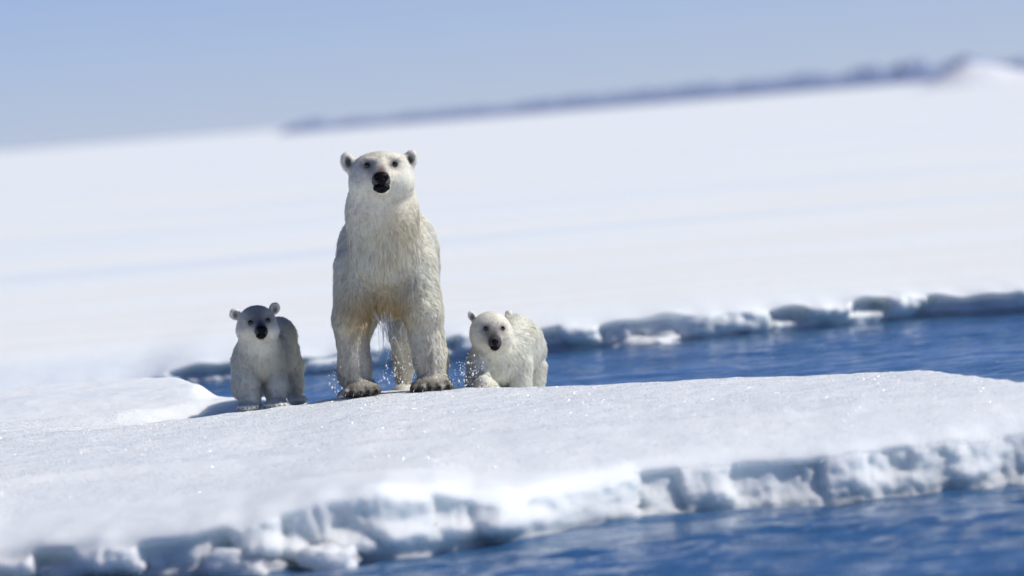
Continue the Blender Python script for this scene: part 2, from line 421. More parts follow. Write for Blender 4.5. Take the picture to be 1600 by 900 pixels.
def hummock():
    # white drifted mound at the right, in front of the ridge
    y0 = 700.0; xa = P(1380, 120, y0)[0]; xb = P(1760, 120, y0)[0]
    gx = np.linspace(xa, xb, 90); gy = np.linspace(y0 - 30, y0 + 30, 40)
    X, Y = np.meshgrid(gx, gy); t = (X - xa) / (xb - xa); s = (Y - y0) / 30
    Z = 0.15 + 2.2 * np.exp(-((t - 0.36) / 0.17) ** 2) * np.exp(-(s / 0.45) ** 2) + 1.2 * np.exp(-((t - 0.62) / 0.3) ** 2) * np.exp(-(s / 0.5) ** 2)
    Z += 0.25 * fbm(X * 0.3, Y * 0.2, 0, 3) * (Z - 0.15) / 2
    Z -= 0.3 * np.clip(np.maximum(np.abs(s), np.abs(2 * t - 1)) - 0.9, 0, 1) * 10
    o = grid_obj('snow_mound', X, Y, Z, M_hum)
    tag(o, 'low white mound of drifted snow on the horizon at the right', 'snow mound')
hummock()

# ------------------------------------------------------------------ loose ice blocks
def ice_lump(name, label, u, v, y, size, seed, sink=0.3, mat_=None, grp=None):
    import bmesh
    bm = bmesh.new(); bmesh.ops.create_icosphere(bm, subdivisions=4, radius=1.0)
    co = np.array([vv.co[:] for vv in bm.verts])
    sx, sy, sz = size
    nrm = co.copy()
    k = 1 + 0.42 * fbm(co[:, 0] * 1.5 + seed, co[:, 1] * 1.5, co[:, 2] * 1.5, 4) + 0.08 * fbm(co[:, 0] * 5 + seed, co[:, 1] * 5, co[:, 2] * 5, 2)
    co = np.sign(co) * np.abs(co) ** 0.95 * k[:, None]
    for vv, c in zip(bm.verts, co): vv.co = (c[0] * sx, c[1] * sy, c[2] * sz)
    for f in bm.faces: f.smooth = True
    me = bpy.data.meshes.new(name); bm.to_mesh(me); bm.free()
    o = bpy.data.objects.new(name, me); C.objects.link(o)
    p = P(u, v, y); o.location = (p[0], y, -sink * sz)
    me.materials.append(mat_ or M_snow)
    tag(o, label, 'ice block', grp)
    return o
ice_lump('ice_slab', 'flat white slab of ice lying at the water line of the far ice edge', 1010, 520, 55.0, (0.28, 0.3, 0.075), 3.0, 0.2)
g = 'broken snow covered ice lumps at the foot of the near edge'
ice_lump('ice_lump', 'rounded pale ice lump just left of the clean fluted wall, at the water', 372, 872, 30.72, (0.20, 0.16, 0.12), 8.0, 0.1, grp=g)
ice_lump('ice_lump', 'low lumpy ice block under the tallest part of the near edge, at the water', 512, 862, 30.72, (0.15, 0.14, 0.10), 14.0, 0.1, grp=g)
ice_lump('ice_lump', 'round ice lump low at the left end of the near edge', 200, 886, 30.85, (0.17, 0.16, 0.13), 22.0, 0.0, grp=g)

# ------------------------------------------------------------------ polar bears (implicit surface -> one continuous mesh + fur)
def smin(a, b, k):
    h = np.clip(0.5 + 0.5 * (b - a) / k, 0, 1)
    return b + (a - b) * h - k * h * (1 - h)
def smax(a, b, k): return -smin(-a, -b, k)
def sd_cone(p, a, b, r1, r2):
    a = np.asarray(a); b = np.asarray(b); ba = b - a
    t = np.clip(((p - a) @ ba) / (ba @ ba), 0, 1)
    return np.linalg.norm(p - a - t[:, None] * ba, axis=1) - (r1 + (r2 - r1) * t)
def sd_ell(p, c, r, R=None):
    q = p - np.asarray(c)
    if R is not None: q = q @ R
    r = np.asarray(r, float)
    k0 = np.linalg.norm(q / r, axis=1); k1 = np.linalg.norm(q / (r * r), axis=1)
    return k0 * (k0 - 1.0) / np.maximum(k1, 1e-6)

def rot(rx=0, ry=0, rz=0):
    return np.array(Matrix.Rotation(math.radians(rz), 3, 'Z') @ Matrix.Rotation(math.radians(ry), 3, 'Y') @ Matrix.Rotation(math.radians(rx), 3, 'X'))

class Body:
    def __init__(s): s.ops = []
    def cone(s, a, b, r1, r2, k=0.06): s.ops.append(('c', a, b, r1, r2, k)); return s
    def ell(s, c, r, k=0.05, R=None): s.ops.append(('e', c, r, R, k)); return s
    def cut(s, c, r, k=0.01, R=None): s.ops.append(('x', c, r, R, k)); return s
    def bounds(s):
        lo = np.full(3, 1e9); hi = -lo
        for o in s.ops:
            if o[0] == 'c':
                for c, r in ((o[1], o[3]), (o[2], o[4])): lo = np.minimum(lo, np.asarray(c) - r); hi = np.maximum(hi, np.asarray(c) + r)
            elif o[0] == 'e':
                r = max(o[2]); lo = np.minimum(lo, np.asarray(o[1]) - r); hi = np.maximum(hi, np.asarray(o[1]) + r)
        return lo - 0.05, hi + 0.05
    def __call__(s, p):
        d = None
        for o in s.ops:
            # only points near the primitive need it; everything blends
            if o[0] == 'c': v = sd_cone(p, o[1], o[2], o[3], o[4])
            else: v = sd_ell(p, o[1], o[2], o[3])
            if d is None: d = v
            elif o[0] == 'x': d = smax(d, -v, o[4])
            else: d = smin(d, v, o[-1])
        return d

def surface_nets(f, lo, hi, h):
    n = np.ceil((hi - lo) / h).astype(int) + 1
    ax = [lo[i] + h * np.arange(n[i]) for i in range(3)]
    G = np.stack(np.meshgrid(*ax, indexing='ij'), -1).reshape(-1, 3)
    # coarse pass to skip far cells
    D = np.empty(len(G))
    B = 400000
    for i in range(0, len(G), B): D[i:i + B] = f(G[i:i + B])
    D = D.reshape(n)
    S = D < 0
    cs = [(a, b, c) for a in (0, 1) for b in (0, 1) for c in (0, 1)]
    m = n - 1
    sub = lambda Aa, o: Aa[o[0]:o[0] + m[0], o[1]:o[1] + m[1], o[2]:o[2] + m[2]]
    cnt = sum(sub(S, o).astype(int) for o in cs)
    act = (cnt > 0) & (cnt < 8)
    idx = -np.ones(m, int); I = np.argwhere(act); idx[act] = np.arange(len(I))
    acc = np.zeros((len(I), 3)); num = np.zeros(len(I))
    for a in cs:
        for ax_ in range(3):
            if a[ax_] == 0:
                b = list(a); b[ax_] = 1
                da = sub(D, a)[act]; db = sub(D, b)[act]
                x = (da < 0) != (db < 0)
                t = np.where(x, da / np.where(x, da - db, 1), 0)
                pt = np.tile(np.array(a, float), (len(I), 1)); pt[:, ax_] += t
                acc[x] += pt[x]; num[x] += 1
    V = lo + h * (I + acc / num[:, None])
    Q = []
    for ax_ in range(3):
        o1, o2 = [(1, 2), (2, 0), (0, 1)][ax_]
        sl0 = [slice(1, m[i]) for i in range(3)]; sl1 = [slice(1, m[i]) for i in range(3)]
        sl0[ax_] = slice(0, m[ax_]); sl1[ax_] = slice(1, m[ax_] + 1)
        s0 = S[tuple(sl0)]; s1 = S[tuple(sl1)]
        E = np.argwhere(s0 != s1)
        fl = s0[tuple(E.T)]
        base = E.copy()
        for i in range(3):
            if i != ax_: base[:, i] += 1
        def cell(d1, d2):
            c = base.copy(); c[:, o1] -= d1; c[:, o2] -= d2
            return idx[c[:, 0], c[:, 1], c[:, 2]]
        q = np.stack([cell(1, 1), cell(0, 1), cell(0, 0), cell(1, 0)], 1)
        q = np.where(fl[:, None], q, q[:, ::-1])
        Q.append(q)
    return V, np.concatenate(Q)

def grad(f, p, e=0.004):
    g = np.stack([f(p + np.eye(3)[i] * e) - f(p - np.eye(3)[i] * e) for i in range(3)], 1)
    return g / np.maximum(np.linalg.norm(g, axis=1)[:, None], 1e-9)

def hit(f, u, v, y0, y1=None):
    """first point of the body on the line of sight through the pixel"""
    y = np.linspace(y0, y1 or y0 + 1.5, 1500); p = np.stack([P(u, v, t) for t in y]); d = f(p)
    k = np.argmax(d < 0); return p[k]

FUR_WHITE = np.array((0.94, 0.895, 0.78))
def make_bear(name, label, root_xyz, body, h, coat_fn, fur_fn, n_fur, face, claws, seed):
    r = np.random.default_rng(seed)
    root = empty(name, root_xyz); tag(root, label, 'polar bear', 'polar bear family on the floe')
    lo, hi = body.bounds(); lo[2] = max(lo[2], root_xyz[2] - 0.12)
    V, Q = surface_nets(body, lo, hi, h)
    col, bare = coat_fn(V)
    b = mesh_np('body', V, quads=Q, mat=M_hide, parent=root, origin=root_xyz)
    vcol(b, 'coat', col * (0.92))
    # ---------- fur strands: tapered blades that follow the coat
    a_, b_, c_ = V[Q[:, 0]], V[Q[:, 1]], V[Q[:, 2]]
    area = np.linalg.norm(np.cross(c_ - a_, b_ - a_), axis=1)
    nrm_q = grad(body, V[Q].mean(1))
    wgt = area * np.where(nrm_q[:, 1] > 0.55, 0.25, 1.0)      # thinner on the side turned away
    q = r.choice(len(Q), n_fur, p=wgt / wgt.sum())
    s, t = r.random(n_fur)[:, None], r.random(n_fur)[:, None]
    v4 = V[Q[q]]
    p0 = (v4[:, 0] * (1 - s) + v4[:, 1] * s) * (1 - t) + (v4[:, 3] * (1 - s) + v4[:, 2] * s) * t
    n0 = grad(body, p0)
    col, bare = coat_fn(p0)
    L_, W_, lift, flow, clump = fur_fn(p0, n0)
    keep = (bare < r.random(n_fur)) & (p0[:, 2] > root_xyz[2] - 0.03)
    p0, n0, col, L_, W_, lift, flow, clump = [z[keep] for z in (p0, n0, col, L_, W_, lift, flow, clump)]
    m = len(p0)
    flow = flow + 0.16 * r.normal(size=flow.shape) + 0.30 * np.stack([noise3(p0[:, 0] * 9, p0[:, 1] * 9, p0[:, 2] * 5 + k * 31) for k in range(3)], 1)
    ft = flow - (flow * n0).sum(1)[:, None] * n0; ft /= np.maximum(np.linalg.norm(ft, axis=1)[:, None], 1e-6)
    L_ = L_ * r.uniform(0.55, 1.35, m) * (1 + 0.35 * noise3(p0[:, 0] * 7, p0[:, 1] * 7, p0[:, 2] * 5))
    d0 = n0 * lift[:, None] + ft; d0 /= np.linalg.norm(d0, axis=1)[:, None]
    tip = p0 + d0 * L_[:, None]; tip = tip - n0 * (lift * L_ * 0.30)[:, None]; tip[:, 2] -= 0.12 * L_
    # wet locks: tips gather
    nc = max(50, m // 12)
    ci = r.choice(m, nc, replace=False)
    kd = kdtree.KDTree(nc)
    for k, i in enumerate(ci): kd.insert(p0[i], k)
    kd.balance()
    near = np.array([kd.find(x)[1] for x in p0])
    ctip = tip[ci][near]
    dist = np.linalg.norm(p0 - p0[ci][near], axis=1)
    cw = clump * np.exp(-(dist / (1.3 * L_)) ** 2)
    tip = tip + (ctip - tip) * cw[:, None]
    lock = r.normal(0, 1, nc)[near]
    mid = p0 + d0 * (L_ * 0.5)[:, None] + (tip - p0 - d0 * L_[:, None]) * 0.28
    d1 = tip - mid; d1 /= np.maximum(np.linalg.norm(d1, axis=1)[:, None], 1e-6)
    side = np.cross(d0, n0) + 0.35 * r.normal(size=(m, 3)); side -= (side * d0).sum(1)[:, None] * d0
    side /= np.linalg.norm(side, axis=1)[:, None]
    w = (W_ * r.uniform(0.6, 1.3, m))[:, None]
    vs = np.stack([p0 - n0 * 0.004 - side * w * .5, p0 - n0 * 0.004 + side * w * .5, mid - side * w * .42, mid + side * w * .42, tip], 1).reshape(-1, 3)
    i = np.arange(m) * 5
    Ng = np.cross(side, d0); flip = (Ng * n0).sum(1) < 0
    qd = np.stack([i, i + 1, i + 3, i + 2], 1); qd[flip] = qd[flip][:, ::-1]
    tr = np.stack([i + 2, i + 3, i + 4], 1); tr[flip] = tr[flip][:, ::-1]
    f = mesh_np('fur', vs, quads=qd, tris=tr, mat=M_fur, parent=b)
    f.data.transform(Matrix.Translation(-Vector(root_xyz)))
    tag(f, kind='stuff')
    # strand normals follow the coat, tipped along the strand and jittered per lock
    nn = n0 + 0.26 * r.normal(size=(m, 3)) + 0.12 * lock[:, None] * np.cross(n0, d0)
    n5 = np.stack([nn, nn, nn + 0.15 * d0, nn + 0.15 * d0, nn + 0.35 * d0], 1).reshape(-1, 3)
    n5 /= np.linalg.norm(n5, axis=1)[:, None]
    f.data.normals_split_custom_set_from_vertices(n5.tolist())
    br = (1 + 0.10 * r.normal(size=m) + 0.08 * lock)[:, None]
    c5 = np.clip(col * br, 0.004, 0.93)
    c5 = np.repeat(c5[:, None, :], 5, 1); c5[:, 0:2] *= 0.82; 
    vcol(f, 'coat', c5.reshape(-1, 3))
    # ---------- face
    import bmesh
    def ball(nm, c, rad, mt, parent=b, sub=3, warp=None):
        bm = bmesh.new(); bmesh.ops.create_icosphere(bm, subdivisions=sub, radius=1.0)
        for v_ in bm.verts:
            k = v_.co.copy()
            if warp: k = warp(k)
            v_.co = (k.x * rad[0], k.y * rad[1], k.z * rad[2])
        for fc in bm.faces: fc.smooth = True
        me = bpy.data.meshes.new(nm); bm.to_mesh(me); bm.free(); me.materials.append(mt)
        o_ = bpy.data.objects.new(nm, me); C.objects.link(o_); o_.parent = parent
        o_.location = Vector(c) - Vector(root_xyz); return o_
    for (u, v) in face['eyes']:
        p = hit(body, u, v, face['y']); ball('eye', p + np.array((0, 0.35 * face['er'], 0)), (face['er'] * 1.15, face['er'], face['er']), M_eye)
    # nose: broad leather pad with two nostrils, as an implicit surface of its own
    u, v = face['nose']; p = hit(body, u, v, face['y']); nr = face['nr']
    nb = Body(); nb.ell(p + np.array((0, 0.2 * nr, 0.05 * nr)), (nr, nr * 0.75, nr * 0.72))
    nb.ell(p + np.array((0, 0.15 * nr, -0.45 * nr)), (nr * 0.55, nr * 0.6, nr * 0.6), 0.3 * nr)
    for sx in (-1, 1): nb.cut(p + np.array((sx * nr * 0.48, -0.60 * nr, -0.05 * nr)), (nr * 0.24, nr * 0.4, nr * 0.2), 0.08 * nr)
    nb.cut(p + np.array((0, -0.70 * nr, -0.5 * nr)), (nr * 0.06, nr * 0.4, nr * 0.6), 0.05 * nr)
    v2, q2 = surface_nets(nb, *nb.bounds(), nr * 0.09)
    mesh_np('nose', v2, quads=q2, mat=M_nose, parent=b, origin=root_xyz)
    # lips: dark parted mouth under the nose
    u, v = face['mouth']; p = hit(body, u, v, face['y']); mr = face['mr']
    lb = Body(); lb.ell(p + np.array((-mr * .42, 0.25 * mr, 0.05 * mr)), (mr * 0.72, mr * 0.8, mr * 0.50), 0.1, rot(0, -18, 0))
    lb.ell(p + np.array((mr * .42, 0.25 * mr, 0.05 * mr)), (mr * 0.72, mr * 0.8, mr * 0.50), 0.2 * mr, rot(0, 18, 0))
    lb.ell(p + np.array((0, 0.3 * mr, -0.45 * mr)), (mr * 0.7, mr * 0.6, mr * 0.3), 0.06 * mr)
    v2, q2 = surface_nets(lb, *lb.bounds(), mr * 0.1)
    mesh_np('mouth', v2, quads=q2, mat=M_nose, parent=b, origin=root_xyz)
    # claws
    for (c, dvec, ln, rad) in claws:
        c = np.asarray(c); dvec = np.asarray(dvec, float); dvec /= np.linalg.norm(dvec)
        sidev = np.cross(dvec, (0, 0, 1)); sidev /= np.linalg.norm(sidev); upv = np.cross(sidev, dvec)
        vv = []; fs = []
        K = 5; S_ = 7
        for k in range(K):
            t = k / K; cc = c + dvec * ln * t + upv * (-ln * 0.35 * t * t + 0.1 * ln * t)
            rr = rad * (1 - t) ** 0.6
            for j in range(S_):
                a2 = 2 * math.pi * j / S_; vv.append(cc + (sidev * math.cos(a2) + upv * math.sin(a2) * 1.2) * rr)
        vv.append(c + dvec * ln + upv * (-ln * 0.28)); 
        qs = [(k * S_ + j, k * S_ + (j + 1) % S_, (k + 1) * S_ + (j + 1) % S_, (k + 1) * S_ + j) for k in range(K - 1) for j in range(S_)]
        ts = [((K - 1) * S_ + j, (K - 1) * S_ + (j + 1) % S_, K * S_) for j in range(S_)]
        mesh_np('claw', vv, quads=qs, tris=ts, mat=M_claw, parent=b, origin=root_xyz)
    return root, b

def gauss(p, c, s): return np.exp(-(((p - np.asarray(c)) / np.asarray(s)) ** 2).sum(1))

# toes and claws of a paw; the paw points towards -y
def paw(body, c, w, l, hgt, k=0.02, yaw=0.0):
    """c: centre of the paw on the ground; returns claw specs"""
    c = np.asarray(c); body.ell(c + (0, 0.02, hgt * 0.55), (w, l, hgt), 0.04)
    cl = []
    for j in range(5):
        a = (j - 2) / 2.0
        tx = a * w * 0.82; ty = -l * (0.86 - 0.28 * a * a)
        tc = c + np.array((tx, ty, hgt * 0.42)); body.ell(tc, (w * 0.23, l * 0.30, hgt * 0.50), 0.018)
        cl.append((tc + np.array((0, -l * 0.24, -hgt * 0.02)), (a * 0.25, -1, -0.25), (0.42 if w > 0.1 else 0.24) * l, w * (0.085 if w > 0.1 else 0.06)))
    return cl

# ---------- mother
MR = P(620, 610, 40.3); MR[2] = 0.38
B = Body()
B.ell(P(607, 420, 40.34), (0.285, 0.28, 0.32), 0.08)                      # chest
B.cone(P(608, 405, 40.35), P(617, 412, 41.35), 0.29, 0.29, 0.10)          # trunk
B.ell(P(630, 390, 40.62), (0.225, 0.25, 0.275), 0.06)                      # shoulder hump
B.ell(P(622, 425, 41.55), (0.27, 0.28, 0.30), 0.08)                       # rump
B.ell(P(597, 271, 39.82), (0.168, 0.17, 0.142), 0.05)                     # skull
B.ell(P(573, 262, 39.84), (0.080, 0.10, 0.070), 0.05)
B.ell(P(621, 260, 39.84), (0.080, 0.10, 0.070), 0.05)
B.cone(P(594.5, 290, 39.88), P(596.5, 325, 39.98), 0.185, 0.212, 0.07)        # neck
B.cone(P(597, 325, 39.98), P(602, 390, 40.10), 0.212, 0.232, 0.085)
B.ell(P(566, 286, 39.82), (0.075, 0.10, 0.085), 0.06)                     # cheeks
B.ell(P(627, 284, 39.82), (0.075, 0.10, 0.085), 0.06)
B.cone(P(596, 273, 39.72), P(595.5, 282.5, 39.43), 0.086, 0.057, 0.045)     # muzzle
B.cone(P(596, 289, 39.72), P(596, 297, 39.48), 0.062, 0.036, 0.018)       # lower jaw
B.cone(P(597, 255, 39.745), P(596, 270, 39.53), 0.036, 0.036, 0.06)          # bridge of the nose
B.cut(P(576, 261, 39.63), (0.034, 0.026, 0.022), 0.04)
B.cut(P(614.5, 260, 39.63), (0.034, 0.026, 0.022), 0.04)
B.ell(P(576, 250, 39.71), (0.040, 0.03, 0.018), 0.03)                     # brows
B.ell(P(614, 248, 39.71), (0.040, 0.03, 0.018), 0.03)
for (u, v, tilt, ang) in ((543, 253, -14, 14), (641, 249, 20, -16)):       # ears
    B.ell(P(u, v, 39.86), (0.046, 0.026, 0.064), 0.035, rot(0, tilt, ang))
    B.cut(P(u, v + 1.5, 39.832), (0.021, 0.022, 0.038), 0.008, rot(0, tilt, ang))
B.cone(P(546, 258, 39.87), P(560, 266, 39.86), 0.030, 0.06, 0.03)
B.cone(P(638, 255, 39.87), P(624, 262, 39.86), 0.030, 0.06, 0.03)
# fore legs
B.cone(P(556, 415, 40.20), P(549, 500, 40.08), 0.135, 0.112, 0.035)
B.ell(P(569, 395, 40.36), (0.165, 0.2, 0.24), 0.05)
B.cone(P(549, 500, 40.12), P(554, 568, 40.06), 0.112, 0.094, 0.04)
B.cone(P(554, 568, 40.06), P(562, 603, 40.0), 0.094, 0.080, 0.04)
B.cone(P(647, 412, 40.18), P(661, 488, 40.05), 0.140, 0.122, 0.035)
B.cone(P(661, 492, 40.10), P(673, 560, 40.04), 0.118, 0.105, 0.04)
B.cone(P(673, 560, 40.04), P(677, 595, 39.98), 0.105, 0.090, 0.04)
pl = P(566, 616, 39.92); pr = P(675, 610, 39.90)
cl = paw(B, (pl[0], 39.92, pl[2]), 0.120, 0.150, 0.050)
cl += paw(B, (pr[0], 39.90, pr[2]), 0.135, 0.150, 0.055)
# hind legs
B.cone(P(640, 455, 41.45), P(634, 520, 41.30), 0.19, 0.105, 0.06)
B.cone(P(634, 520, 41.30), P(630, 588, 41.45), 0.100, 0.062, 0.04)
ph = P(630, 604, 41.30); B.ell((ph[0], 41.30, 0.345), (0.085, 0.15, 0.05), 0.03)
B.cone(P(566, 455, 41.45), P(553, 520, 41.30), 0.18, 0.105, 0.06)
B.cone(P(553, 520, 41.30), P(545, 590, 41.45), 0.100, 0.075, 0.04)
ph = P(546, 606, 41.30); B.ell((ph[0], 41.30, 0.345), (0.085, 0.15, 0.05), 0.03)
# belly
B.ell(P(604, 462, 40.35), (0.17, 0.30, 0.09), 0.07)

nose_m = P(595.5, 279, 39.38)
def mother_coat(p):
    n = len(p); c = np.tile(FUR_WHITE, (n, 1))
    d = np.linalg.norm(p - nose_m, axis=1)
    yel = gauss(p, P(602, 478, 40.2), (0.19, 0.9, 0.13)) * 1.2 + 0.5 * gauss(p, P(560, 500, 40.0), (0.10, 0.5, 0.14)) + 0.40 * gauss(p, P(625, 350, 40.0), (.10, .5, .17)) + 0.25 * gauss(p, P(596, 302, 39.6), (.04, .2, .03))
    yel += 0.25 * np.clip(fbm(p[:, 0] * 4, p[:, 1] * 4, p[:, 2] * 3, 3), 0, 1)
    yel = np.clip(yel, 0, 1)[:, None]
    c = c * (1 - yel) + np.array((0.76, 0.60, 0.33)) * yel
    wet = sstep(0.9, 0.45, p[:, 2]) * 0.38 + 0.12 * fbm(p[:, 0] * 6, p[:, 1] * 6, p[:, 2] * 4 + 9, 3)
    wet = np.clip(wet, 0, 1)[:, None]
    c = c * (1 - wet) + np.array((0.46, 0.44, 0.37)) * wet
    stk = (np.clip(0.5 * fbm(p[:, 0] * 20, p[:, 1] * 20, p[:, 2] * 3.2, 3) - 0.10, 0, 0.28) * sstep(1.75, 1.55, p[:, 2]))[:, None]
    c = c * (1 - stk) + np.array((0.40, 0.37, 0.29)) * stk
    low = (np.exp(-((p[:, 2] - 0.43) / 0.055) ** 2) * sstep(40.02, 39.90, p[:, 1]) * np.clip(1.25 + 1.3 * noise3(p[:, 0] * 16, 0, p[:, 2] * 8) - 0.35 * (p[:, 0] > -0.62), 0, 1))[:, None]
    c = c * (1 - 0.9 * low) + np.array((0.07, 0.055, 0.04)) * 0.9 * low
    fn_ = (0.32 * np.clip(fbm(p[:, 0] * 30, p[:, 1] * 22, p[:, 2] * 18, 3), 0, 1) * sstep(1.45, 1.6, p[:, 2]))[:, None]
    c = c * (1 - fn_) + np.array((0.46, 0.43, 0.36)) * fn_
    # muzzle: bare dark skin close to nose and lips, scraped pink bridge
    mz = sstep(0.120, 0.062, d)[:, None]
    c = c * (1 - mz) + np.array((0.10, 0.09, 0.09)) * mz
    ms = 0.45 * gauss(p, P(590, 272, 39.55), (0.075, 0.2, 0.085))[:, None]; c = c * (1 - ms) + np.array((0.30, 0.29, 0.28)) * ms  # shading along the muzzle side, painted into the coat colour
    br = gauss(p, P(596, 268, 39.5), (0.032, 0.09, 0.036))[:, None]
    br = np.clip(br * 1.3, 0, 1)
    c = c * (1 - 0.9 * br) + np.array((0.13, 0.075, 0.06)) * 0.9 * br
    bare = sstep(0.075, 0.045, d)
    for (u, v) in ((574, 258), (616, 256.5)):
        e = gauss(p, P(u, v, 39.68), (0.040, 0.12, 0.032))[:, None]; e = np.clip(e * 1.25, 0, 1); c = c * (1 - .85 * e) + np.array((0.05, 0.045, 0.045)) * .85 * e  # dark eye rims, widened with painted shade of the sockets
        bare = np.maximum(bare, gauss(p, P(u, v, 39.68), (0.026, 0.12, 0.023)) * 1.4)
    for (u, v) in ((544, 254), (640, 251)):
        e = np.clip(1.5 * gauss(p, P(u, v, 39.83), (0.026, 0.035, 0.038)), 0, 1)[:, None]; c = c * (1 - .9 * e) + np.array((0.035, 0.032, 0.03)) * .9 * e
        bare = np.maximum(bare, 0.85 * e[:, 0])
    return np.clip(c, 0.01, 0.9), bare
def fur_common(p, nrm, nose, head_c, S, L0, Lleg, zg, Lface):
    d = np.linalg.norm(p - nose, axis=1)
    hd = sstep(0.42 * S, 0.24 * S, np.linalg.norm(p - head_c, axis=1))
    face = sstep(0.26 * S, 0.10 * S, d)
    leg = sstep(zg + 0.50 * S, zg + 0.30 * S, p[:, 2])
    L = L0 + (Lleg - L0) * leg
    L = L * (1 - hd) + Lface * 2.0 * hd
    L = L * (1 - face) + Lface * 0.8 * face
    L = np.where(p[:, 2] < zg + 0.08 * S, L * 0.55, L)
    W = np.full(len(p), 0.0020) * (0.55 + 0.45 * (1 - hd))
    lift = 0.52 - 0.12 * hd - 0.1 * leg
    body_flow = np.tile(np.array((0.0, 0.35, -1.0)), (len(p), 1))
    body_flow[:, 0] += np.sign(p[:, 0] - head_c[0]) * 0.15
    body_flow[:, 1] += 1.2 * sstep(0.1, 0.8, nrm[:, 2])
    hf = p - nose; hf /= np.maximum(np.linalg.norm(hf, axis=1)[:, None], 1e-6)
    fl = body_flow * (1 - hd[:, None]) + (hf + np.array((0, .3, 0))) * hd[:, None]
    return L, W, lift, fl, hd, leg
HC = P(597, 270, 39.85)
def mother_fur(p, nrm):
    L, W, lift, fl, hd, leg = fur_common(p, nrm, nose_m, HC, 1.0, 0.046, 0.034, 0.40, 0.012)
    for (u, v) in ((543, 253), (641, 249)): L = L * (1 - 0.55 * np.clip(1.5 * gauss(p, P(u, v, 39.86), (0.05, 0.06, 0.06)), 0, 1))
    belly = gauss(p, P(600, 470, 40.2), (0.13, 0.5, 0.07)); L = L + 0.07 * belly + 0.03 * gauss(p, P(602, 398, 39.82), (0.22, 0.2, 0.10)); lift = lift * (1 - .7 * belly)
    clump = (0.50 + 0.35 * np.clip(noise3(p[:, 0] * 5, p[:, 1] * 5, p[:, 2] * 4), -1, 1)) * (1 - hd) + 0.12
    return L, W, lift, fl, clump
make_bear('mother_polar_bear', 'large adult polar bear standing tall with raised head and wet legs, between two cubs', tuple(MR), B, 0.0115, mother_coat, mother_fur, 300000,
          dict(eyes=[(574.5, 258.5), (616, 257)], er=0.021, nose=(595.5, 277.5), nr=0.050, mouth=(596, 293), mr=0.049, y=39.2), cl, 1)

# ---------- left cub
LR = P(418, 634, 40.350); LR[2] = 0.365
B = Body()
B.ell(P(406, 563, 40.270), (0.165, 0.19, 0.17), 0.06)
B.ell(P(434, 527, 40.550), (0.115, 0.16, 0.125), 0.06)
B.cone(P(415, 560, 40.350), P(432, 553, 40.800), 0.150, 0.140, 0.06)
B.ell(P(434, 552, 41.080), (0.135, 0.14, 0.15), 0.05)
B.ell(P(401, 503, 40.000), (0.118, 0.12, 0.104), 0.04)
B.cone(P(402, 515, 40.050), P(406, 558, 40.210), 0.115, 0.145, 0.06)
B.ell(P(384, 518, 39.970), (0.06, 0.07, 0.06), 0.03)
B.ell(P(421, 517, 39.970), (0.06, 0.07, 0.06), 0.03)
B.cone(P(404, 511, 39.950), P(408.5, 518, 39.810), 0.062, 0.040, 0.03)
B.cone(P(405, 518, 39.950), P(408, 524.5, 39.830), 0.045, 0.027, 0.012)
for (u, v, tilt, ang) in ((367.5, 491, -30, 10), (429, 482, 22, -12)):
    B.ell(P(u, v, 40.050), (0.036, 0.022, 0.040), 0.02, rot(0, tilt, ang))
    B.cut(P(u, v + 1, 40.028), (0.022, 0.020, 0.026), 0.008, rot(0, tilt, ang))
B.cone(P(384, 568, 40.170), P(384, 604, 40.100), 0.086, 0.078, 0.022)
B.cone(P(384, 604, 40.100), P(391, 626, 40.030), 0.080, 0.060, 0.03)
B.cone(P(428, 572, 40.250), P(432, 606, 40.170), 0.078, 0.070, 0.022)
B.cone(P(432, 606, 40.170), P(432, 624, 40.110), 0.072, 0.055, 0.03)
a = P(388, 640, 39.970); c_ = P(431, 637, 40.010)
cl = paw(B, (a[0], 39.97, a[2] + .003), 0.070, 0.085, 0.032)
cl += paw(B, (c_[0], 40.01, c_[2] + .003), 0.078, 0.090, 0.034)
B.cone(P(452, 575, 40.800), P(458, 600, 40.750), 0.095, 0.060, 0.04)
B.cone(P(458, 600, 40.750), P(460, 620, 40.770), 0.060, 0.048, 0.03)
B.ell(P(465, 625, 40.650), (0.060, 0.09, 0.030), 0.03)
B.cone(P(405, 575, 41.030), P(396, 622, 40.800), 0.09, 0.045, 0.04)
nose_l = P(409, 517, 39.760)
